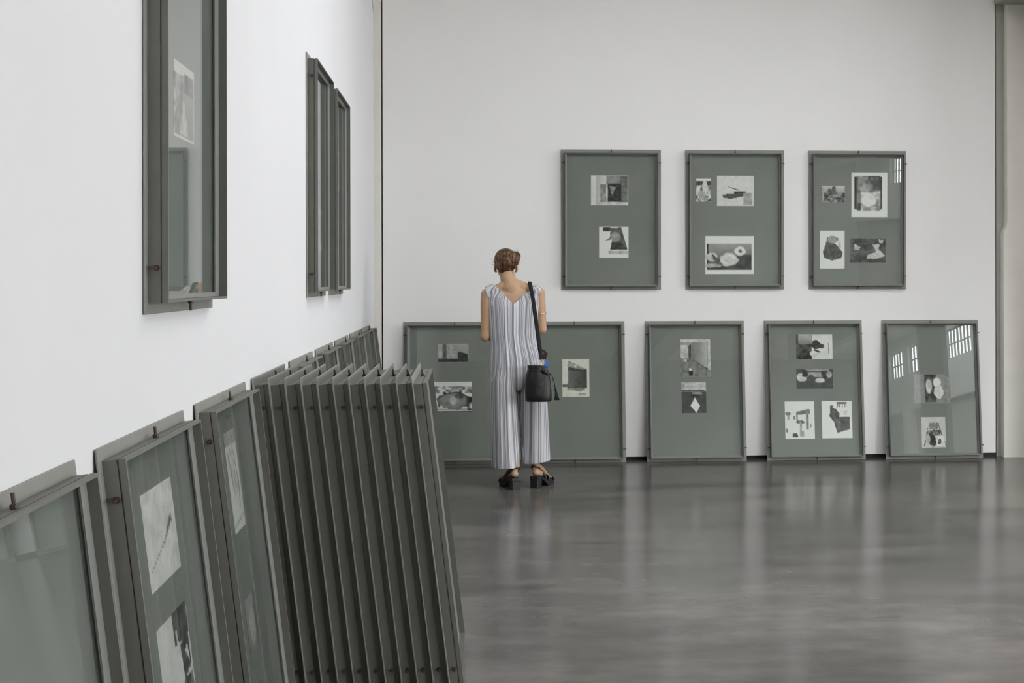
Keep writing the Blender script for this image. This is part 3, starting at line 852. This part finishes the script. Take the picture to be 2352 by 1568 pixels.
add_ell(bm, L(HX + .052, HYc - .055, 1.625), (.050, .048, .050))
add_ell(bm, L(HX + .072, HYc - .045, 1.642), (.034, .036, .032))
add_ell(bm, L(HX + .068, HYc - .060, 1.600), (.028, .028, .034))
rh = random.Random(3)
for i in range(30):                       # sculpted locks running up into the bun
    a = -1.15 + 2.3 * i / 29
    s = L(HX + .070 * math.sin(a), HYc - .05 - .035 * math.cos(a), 1.530 + .030 * abs(math.sin(a)))
    e = L(HX + .048 + rh.uniform(-.012, .012), HYc - .096 + rh.uniform(-.01, .01), 1.635 + rh.uniform(-.02, .02))
    m = s.lerp(e, .5) + Vector((.012 * math.sin(a), -.030, .0))
    add_tube(bm, [s, s.lerp(m, .6) + Vector((0, -.008, 0)), m, m.lerp(e, .6), e], [.005, .008, .009, .008, .006], 8)
for i in range(7):                         # coils of the bun
    a0 = rh.uniform(0, 6.28)
    c = L(HX + .058 + rh.uniform(-.01, .012), HYc - .072, 1.628 + rh.uniform(-.012, .014))
    rr = rh.uniform(.018, .036)
    add_tube(bm, [c + Vector((rr * math.cos(a0 + t * .5), -.022 + .012 * math.sin(t), rr * .95 * math.sin(a0 + t * .5))) for t in range(9)], .0085, 8)
hb = bow(fuse('hair', bm, 0.0035, 2), True)
hair = new_obj('hair', bm_mesh('hair', hb, True), M_hair, person)
tag(hair, 'brown hair pinned up in a loose bun')
bm = bmesh.new()
for i in range(26):                        # stray wisps
    k = rh.random()
    if k < .35:
        s = L(HX - .080, HYc - .02 + rh.uniform(-.02, .02), 1.585 + rh.uniform(-.02, .02)); d = Vector((-rh.uniform(.01, .03), rh.uniform(-.01, .01), rh.uniform(-.005, .03)))
    elif k < .7:
        s = L(HX + rh.uniform(-.05, .09), HYc - .04, 1.690 + rh.uniform(-.02, .0)); d = Vector((rh.uniform(-.01, .02), rh.uniform(-.01, .0), rh.uniform(.006, .016)))
    else:
        s = L(HX + rh.uniform(-.04, .05), HYc - .078, 1.525); d = Vector((rh.uniform(-.008, .012), .014, -rh.uniform(.02, .045)))
    add_tube(bm, [s, s + d * .5 + Vector((0, 0, .004)), s + d], [.0011, .0009, .0004], 5)
new_obj('stray_hairs', bm_mesh('stray_hairs', bow(bm, True)), M_hair, person)

# ---- jumpsuit: fused volume, opened at neck, armholes and hems
bm = bmesh.new()
T = [  # z, cx, rx, cy, ry
    (1.415, .330, .060, 9.495, .045), (1.395, .330, .150, 9.495, .062), (1.355, .329, .192, 9.495, .088), (1.290, .328, .186, 9.492, .108), (1.20, .327, .178, 9.492, .118),
    (1.10, .326, .171, 9.492, .122), (1.02, .332, .172, 9.490, .126), (.94, .343, .188, 9.487, .136), (.86, .350, .199, 9.485, .146), (.78, .351, .190, 9.485, .140), (.73, .352, .12, 9.485, .125), (.695, .352, .03, 9.485, .105)]
rows = sorted(T)
def trow(z):
    a = rows[0]
    if z <= a[0]: return a[1:]
    for b in rows[1:]:
        if z <= b[0]:
            t = (z - a[0]) / (b[0] - a[0])
            return tuple(a[i] + (b[i] - a[i]) * t for i in range(1, 5))
        a = b
    return rows[-1][1:]
add_tube(bm, [L(r[1], r[3], r[0]) for r in T], [(r[2], r[4]) for r in T], 48, flat=(1, 0, 0))
for a_, b_ in (((.245, 1.408), (.132, 1.374)), ((.410, 1.412), (.512, 1.378))):
    add_tube(bm, [L(a_[0], 9.496, a_[1]), L((a_[0] + b_[0]) / 2, 9.497, (a_[1] + b_[1]) / 2 + .003), L(b_[0], 9.498, b_[1])], [.056, .053, .049], 20)
HEML, HEMR = .150, .178
for (x0, x1, hem, xe0, xe1, cyh) in ((.152, .352, HEML, .170, .366, 9.455), (.352, .551, HEMR, .386, .592, 9.515)):
    n = 9
    P, Rr = [], []
    for i in range(n):
        t = i / (n - 1)
        z = .94 + (hem - .02 - .94) * t
        a, b = x0 + (xe0 - x0) * t, x1 + (xe1 - x1) * t
        if t > .12: # a slit of daylight between the legs
            g = -.002
            if x0 < .2: b -= g
            else: a += g
        P.append(L((a + b) / 2, 9.485 + (cyh - 9.485) * t, z)); k_ = min(1, .55 + 2.2 * t); Rr.append(((b - a) / 2 * (k_ if t < .2 else 1), min(.110 + .16 * t, .142 - .022 * t)))
    add_tube(bm, P, Rr, 40, flat=(1, 0, 0))
jb = fuse('jumpsuit', bm, 0.0065, 5)
def cut(co, no):
    bmesh.ops.bisect_plane(jb, geom=jb.verts[:] + jb.edges[:] + jb.faces[:], plane_co=co, plane_no=no)
# hem planes, neckline planes (V in the back), armhole planes
VB, VL, VR = (.325, 1.302), (.198, 1.437), (.440, 1.400)
def side2(p, q, c):                         # >0 when c lies left of p->q in the x-z plane
    return (q[0] - p[0]) * (c.z - p[1]) - (q[1] - p[1]) * (c.x + PX - p[0])
def plane_xz(p, q):
    return L(p[0], 9.5, p[1]), Vector((-(q[1] - p[1]), 0, q[0] - p[0])).normalized()
AL, AR = ((.130, 1.385), (.158, 1.19)), ((.5175, 1.375), (.508, 1.19))
for a, b in ((VB, VL), (VB, VR), AL, AR):
    cut(*plane_xz(a, b))
cut(L(.33, 9.5, HEML), Vector((-.004, 0, 1)).normalized())
cut(L(.49, 9.5, HEMR), Vector((-.12, 0, 1)).normalized())
cut(L(.33, 9.5, 1.19), Vector((0, 0, 1)))
dead = []
for fc in jb.faces:
    c = fc.calc_center_median()
    cx = c.x + PX
    if c.z < .3:
        hemz = HEML + (cx - .33) * .004 if cx < .376 else HEMR + (cx - .49) * .12
        if c.z < hemz - .0005: dead.append(fc); continue
    if c.z > 1.25 and side2(VB, VL, c) < 0 and side2(VB, VR, c) > 0:
        dead.append(fc); continue
    if c.z > 1.19:
        if side2(*AL, c) < 0 and cx < .25: dead.append(fc); continue
        if side2(*AR, c) > 0 and cx > .40: dead.append(fc); continue
bmesh.ops.delete(jb, geom=dead, context='FACES')
# soft vertical folds
rf = np.random.default_rng(5)
ph = rf.random(8) * 6.28
for v in jb.verts:
    cx, rx, cy, ry = trow(max(.80, v.co.z))
    s = max(-1, min(1, (v.co.x + PX - cx) / rx))
    th = math.asin(s)
    k = min(1.0, max(0.0, (1.36 - v.co.z) / .5))
    f = .5 * math.sin(th * 13 + ph[0] + v.co.z * 1.5) + .35 * math.sin(th * 23 + ph[1] - v.co.z * 2) + .3 * math.sin(th * 41 + ph[2])
    sg = -1 if v.co.y + PY < cy else 1
    v.co.y += sg * f * .0065 * k * math.cos(th)
jm = bm_mesh('jumpsuit', jb, True)
co = np.empty(len(jm.vertices) * 3); jm.vertices.foreach_get('co', co); co = co.reshape(-1, 3)
sv = np.empty(len(co), np.float32)
for i, c in enumerate(co):
    cx, rx, cy, ry = trow(c[2])
    if c[2] < .80: cx, rx, ry = .351, .199, .142
    if c[2] > 1.30: cx, rx = .328, .192
    lo = max(0, (.71 - c[2]) / .55)
    cx += .028 * lo; rx += .012 * lo
    sv[i] = math.atan2((c[0] + PX - cx) / rx, -(c[1] + PY - cy) / max(ry, .10))
at = jm.attributes.new('stripe', 'FLOAT', 'POINT'); at.data.foreach_set('value', sv)
def cloth_material():
    m = bpy.data.materials.new('striped_cloth')
    m.use_nodes = True
    nt = m.node_tree
    b = nt.nodes['Principled BSDF']
    a = nt.nodes.new('ShaderNodeAttribute'); a.attribute_name = 'stripe'
    def n1(scale, detail):
        n = nt.nodes.new('ShaderNodeTexNoise'); n.noise_dimensions = '1D'
        n.inputs['Scale'].default_value = scale; n.inputs['Detail'].default_value = detail; n.inputs['Roughness'].default_value = .6
        nt.links.new(a.outputs['Fac'], n.inputs['W'])
        return n
    n = n1(11.0, 3)
    r = nt.nodes.new('ShaderNodeValToRGB')
    e = r.color_ramp.elements
    e[0].position = .36; e[0].color = (.235, .235, .265, 1)
    e[1].position = .62; e[1].color = (.76, .76, .80, 1)
    x = e.new(.46); x.color = (.30, .30, .33, 1)
    x = e.new(.50); x.color = (.60, .60, .64, 1)
    nt.links.new(n.outputs['Fac'], r.inputs[0])
    f = n1(60.0, 2)
    mr = nt.nodes.new('ShaderNodeMapRange'); mr.inputs[1].default_value = .35; mr.inputs[2].default_value = .65; mr.inputs[3].default_value = .80; mr.inputs[4].default_value = 1.12
    nt.links.new(f.outputs['Fac'], mr.inputs[0])
    mx = nt.nodes.new('ShaderNodeMix'); mx.data_type = 'RGBA'; mx.blend_type = 'MULTIPLY'; mx.inputs[0].default_value = 1
    nt.links.new(r.outputs[0], mx.inputs[6]); nt.links.new(mr.outputs[0], mx.inputs[7])
    nt.links.new(mx.outputs[2], b.inputs['Base Color'])
    bp = nt.nodes.new('ShaderNodeBump'); bp.inputs['Strength'].default_value = .35; bp.inputs['Distance'].default_value = .004
    nt.links.new(f.outputs['Fac'], bp.inputs['Height']); nt.links.new(bp.outputs[0], b.inputs['Normal'])
    b.inputs['Roughness'].default_value = .85; b.inputs['Specular IOR Level'].default_value = .15
    return m
M_cloth = cloth_material()
suit = new_obj('jumpsuit', jm, M_cloth, person)
so = suit.modifiers.new('cloth_thickness', 'SOLIDIFY'); so.thickness = .0022; so.offset = 0
tag(suit, 'grey and white vertical striped jumpsuit')

# ---- sandals
for heel, toe, ank, dh, sd in FEET:
    sdl = bpy.data.objects.new('sandal', None); COL.objects.link(sdl); sdl.parent = person
    hb0 = Vector((heel.x, heel.y, 0))
    wv = 0.0335
    def outline(t0, t1, n, ln):
        pts = []
        for i in range(n + 1):
            t = t0 + (t1 - t0) * i / n
            w = wv * (0.92 + .22 * math.sin(max(0, t - .25) * 3.0)) if t < .85 else wv * (1.14 * math.sqrt(max(0.02, 1 - ((t - .85) / .17) ** 2)))
            pts.append((t * ln, w))
        return pts
    ln = (Vector((toe.x, toe.y, 0)) - hb0).length + .07
    st = hb0 - dh * .032
    O = outline(0, 1.0, 18, ln)
    bm = bmesh.new()
    def topz(t):
        return .082 - (.082 - .038) * min(1, max(0, (t - .18) / .47)) ** .9
    def botz(t):
        if t < .30: return .058
        return max(.0006, .058 - .058 * min(1, (t - .30) / .30)) + (.012 * max(0, t - .85) / .15)
    prev = None
    for (d_, w) in O:
        t = d_ / ln
        c = st + dh * d_
        ring = [bm.verts.new(c + sd * w + Vector((0, 0, topz(t)))), bm.verts.new(c - sd * w + Vector((0, 0, topz(t)))),
                bm.verts.new(c - sd * w * .97 + Vector((0, 0, botz(t)))), bm.verts.new(c + sd * w * .97 + Vector((0, 0, botz(t))))]
        if prev:
            for k in range(4):
                j = (k + 1) % 4
                bm.faces.new((prev[k], prev[j], ring[j], ring[k]))
        else:
            bm.faces.new(ring[::-1])
        prev = ring
    bm.faces.new(prev)
    new_obj('sole', bm_mesh('sole', bm), M_sole, sdl)
    bm = bmesh.new()
    q = []
    for zz, sc in ((.0006, 1.0), (.066, 1.02)):
        q.append([bm.verts.new(st + dh * a + sd * b * sc + Vector((0, 0, zz))) for a, b in ((.000, .026), (.006, .032), (.056, .033), (.064, .027), (.064, -.027), (.056, -.033), (.006, -.032), (.000, -.026))])
    bm.faces.new(q[0][::-1]); bm.faces.new(q[1])
    for k in range(8):
        bm.faces.new((q[0][k], q[0][(k + 1) % 8], q[1][(k + 1) % 8], q[1][k]))
    new_obj('heel', bm_mesh('heel', bm), M_sole, sdl)
    def strap(pts, w):
        bm = bmesh.new()
        add_tube(bm, pts, (w, .0022), 8, flat=(0, 0, 1), caps=False)
        new_obj('strap', bm_mesh('strap', bm, True), M_black, sdl)
    # ankle strap round the back of the ankle, down to the instep
    a0 = ank + Vector((0, 0, -.030)) - dh * .001
    strap([a0 + dh * .034 * math.cos(u) + sd * .034 * math.sin(u) + Vector((0, 0, -.014 * math.cos(u))) for u in np.linspace(0, 6.283, 25)], .0055)
    for s in (1, -1):
        strap([a0 + dh * .026 + sd * s * .026 + Vector((0, 0, -.010)), a0 + dh * .045 + sd * s * .036 + Vector((0, 0, -.030)), st + dh * .12 + sd * s * .037 + Vector((0, 0, .060))], .008)
    fm = st + dh * (ln * .52)
    strap([fm + sd * .0425 * math.cos(u) + Vector((0, 0, .044 + .040 * math.sin(u))) for u in np.linspace(-.15, 3.29, 15)], .013)
    fm = st + dh * (ln * .80)
    strap([fm + sd * .0425 * math.cos(u) + Vector((0, 0, .036 + .024 * math.sin(u))) for u in np.linspace(-.1, 3.24, 15)], .010)

# ---- bracelet above the right elbow
bm = bmesh.new()
axd = (ER - SR).normalized()
bc = SR.lerp(ER, .56)
u_, v_ = frame_of(axd)
rg = [bc + (u_ * math.cos(t) + v_ * math.sin(t)) * .0415 for t in np.linspace(0, 6.2832, 29)]
add_tube(bm, rg, .0022, 8, caps=False)
new_obj('bracelet', bm_mesh('bracelet', bm, True), M_gold, person)

# ------------------------------------------------------------------ bucket bag on her right shoulder
bag = empty('bucket_bag', (.494, 9.262, .628), 'black leather bucket bag hanging from the woman\'s right shoulder', 'bag')
def LB(x, y, z): return Vector((x - .494, y - 9.262, z - .628))
def LG(x, y, z): return Vector(((x - .498) * 1.07, (y - 9.30), (z - .625) * 1.05))     # bag's own shape
bm = bmesh.new()
prof = [(.630, .070, .050), (.626, .080, .056), (.634, .0865, .060), (.68, .0875, .061), (.76, .0830, .058), (.80, .076, .054), (.826, .066, .048), (.838, .060, .044), (.856, .064, .047), (.862, .064, .047), (.858, .060, .043), (.838, .055, .040), (.80, .070, .048), (.70, .08, .055)]
seg = 48
rings = []
for z, rx, ry in prof:
    r = []
    for k in range(seg):
        a = 2 * math.pi * k / seg
        e = 0.75
        cx_ = math.copysign(abs(math.cos(a)) ** e, math.cos(a)); sy_ = math.copysign(abs(math.sin(a)) ** e, math.sin(a))
        g = 1 + (.045 * math.sin(a * 11) * max(0, min(1, (z - .74) / .09)))
        xx = .498 + rx * cx_ * g + (z - .625) * -.02
        r.append(bm.verts.new(LG(xx, 9.30 + ry * sy_ * g, z + .010 * (cx_ * -.35 if z > .8 else 0))))
    rings.append(r)
for a, b in zip(rings, rings[1:]):
    for k in range(seg):
        bm.faces.new((a[k], a[(k + 1) % seg], b[(k + 1) % seg], b[k]))
bm.faces.new(rings[0][::-1]); bm.faces.new(rings[-1])
new_obj('bag_body', bm_mesh('bag_body', bm, True), M_black, bag)
# drawstring round the gathered neck, with a knot and hanging ends
bm = bmesh.new()
def sq(a, e=.75):
    return math.copysign(abs(math.cos(a)) ** e, math.cos(a)), math.copysign(abs(math.sin(a)) ** e, math.sin(a))
add_tube(bm, [LG(.494 + .066 * sq(t)[0], 9.30 + .049 * sq(t)[1], .830) for t in np.linspace(0, 6.2832, 40)], .0038, 8, caps=False)
add_ell(bm, LG(.535, 9.246, .822), (.016, .010, .013)); add_ell(bm, LG(.552, 9.250, .812), (.012, .008, .014))
add_ell(bm, LG(.520, 9.246, .832), (.011, .008, .007))
new_obj('drawstring', bm_mesh('drawstring', bm, True), M_black, bag)
# tassel on the right side
bm = bmesh.new()
TP = [LG(.562, 9.262, .815), LG(.584, 9.262, .80), LG(.598, 9.262, .75), LG(.606, 9.262, .708)]
add_tube(bm, TP, .0032, 8)
add_tube(bm, [TP[-1] + Vector((0, 0, .004)), TP[-1] + Vector((.002, 0, -.012)), TP[-1] + Vector((.004, 0, -.016))], [.008, .009, .007], 10)
rt = random.Random(9)
for i in range(26):
    a = rt.uniform(0, 6.28); q = rt.random() ** .5
    s = TP[-1] + Vector((.004 + .006 * q * math.cos(a), .006 * q * math.sin(a), -.014))
    add_tube(bm, [s, s + Vector((.004 + .006 * q * math.cos(a), .006 * q * math.sin(a), -.035)), s + Vector((.010 + .016 * q * math.cos(a), .012 * q * math.sin(a), -.062))], .0017, 5)
new_obj('tassel', bm_mesh('tassel', bm, True), M_black, bag)
# strap: over the shoulder, two runs down to the clips
bm = bmesh.new()
def ribbon(pts, w, t=.0018):
    P = [pts[0]] + list(pts) + [pts[-1]]
    out = []
    for i in range(1, len(P) - 2):               # Catmull-Rom through the points
        for k in range(4):
            u = k / 4
            p0, p1, p2, p3 = P[i - 1], P[i], P[i + 1], P[i + 2]
            out.append(.5 * ((2 * p1) + (p2 - p0) * u + (2 * p0 - 5 * p1 + 4 * p2 - p3) * u * u + (3 * p1 - p0 - 3 * p2 + p3) * u ** 3))
    pts = out + [pts[-1]]
    add_tube(bm, pts, (w, t), 8, flat=(1, 0, -.12))
ribbon([LB(.5140, 9.262, .918), LB(.504, 9.300, 1.00), LB(.488, 9.330, 1.13), LB(.470, 9.350, 1.27), LB(.457, 9.385, 1.37), LB(.447, 9.428, 1.428), LB(.445, 9.480, 1.459),
        LB(.447, 9.540, 1.447), LB(.450, 9.598, 1.38), LB(.432, 9.630, 1.22), LB(.424, 9.634, 1.12), LB(.446, 9.634, 1.045), LB(.498, 9.612, .992), LB(.540, 9.548, .968), LB(.556, 9.47, .955), LB(.553, 9.42, .950), LB(.541, 9.34, .935), LB(.533, 9.285, .918)], .0145)
new_obj('shoulder_strap', bm_mesh('shoulder_strap', bm, True), M_strap, bag)
for (x, y) in ((.5140, 9.250), (.533, 9.285)):
    bm = bmesh.new()
    add_tube(bm, [LB(x + .009 * math.cos(t), y, .906 + .012 * math.sin(t)) for t in np.linspace(0, 6.2832, 17)], .0021, 6, caps=False)
    add_tube(bm, [LB(x, y, .897), LB(x + .002, y - .0, .880), LB(x + .003, y, .862)], [.003, .004, .003], 8)
    new_obj('strap_clip', bm_mesh('strap_clip', bm, True), M_gold, bag)

# blue leaflet tucked in the bag
bm = bmesh.new(); add_box(bm, -.015, .015, -.0015, .0015, -.045, .040)
bmesh.ops.bevel(bm, geom=bm.edges[:], offset=.0006, segments=1, affect='EDGES')
lf = new_obj('leaflet', bm_mesh('leaflet', bm), M_blue)
lf.location = (.545, 9.262, .866); lf.rotation_euler = (0, .16, .15)
tag(lf, 'blue leaflet poking out of the top of the black bag', 'leaflet')
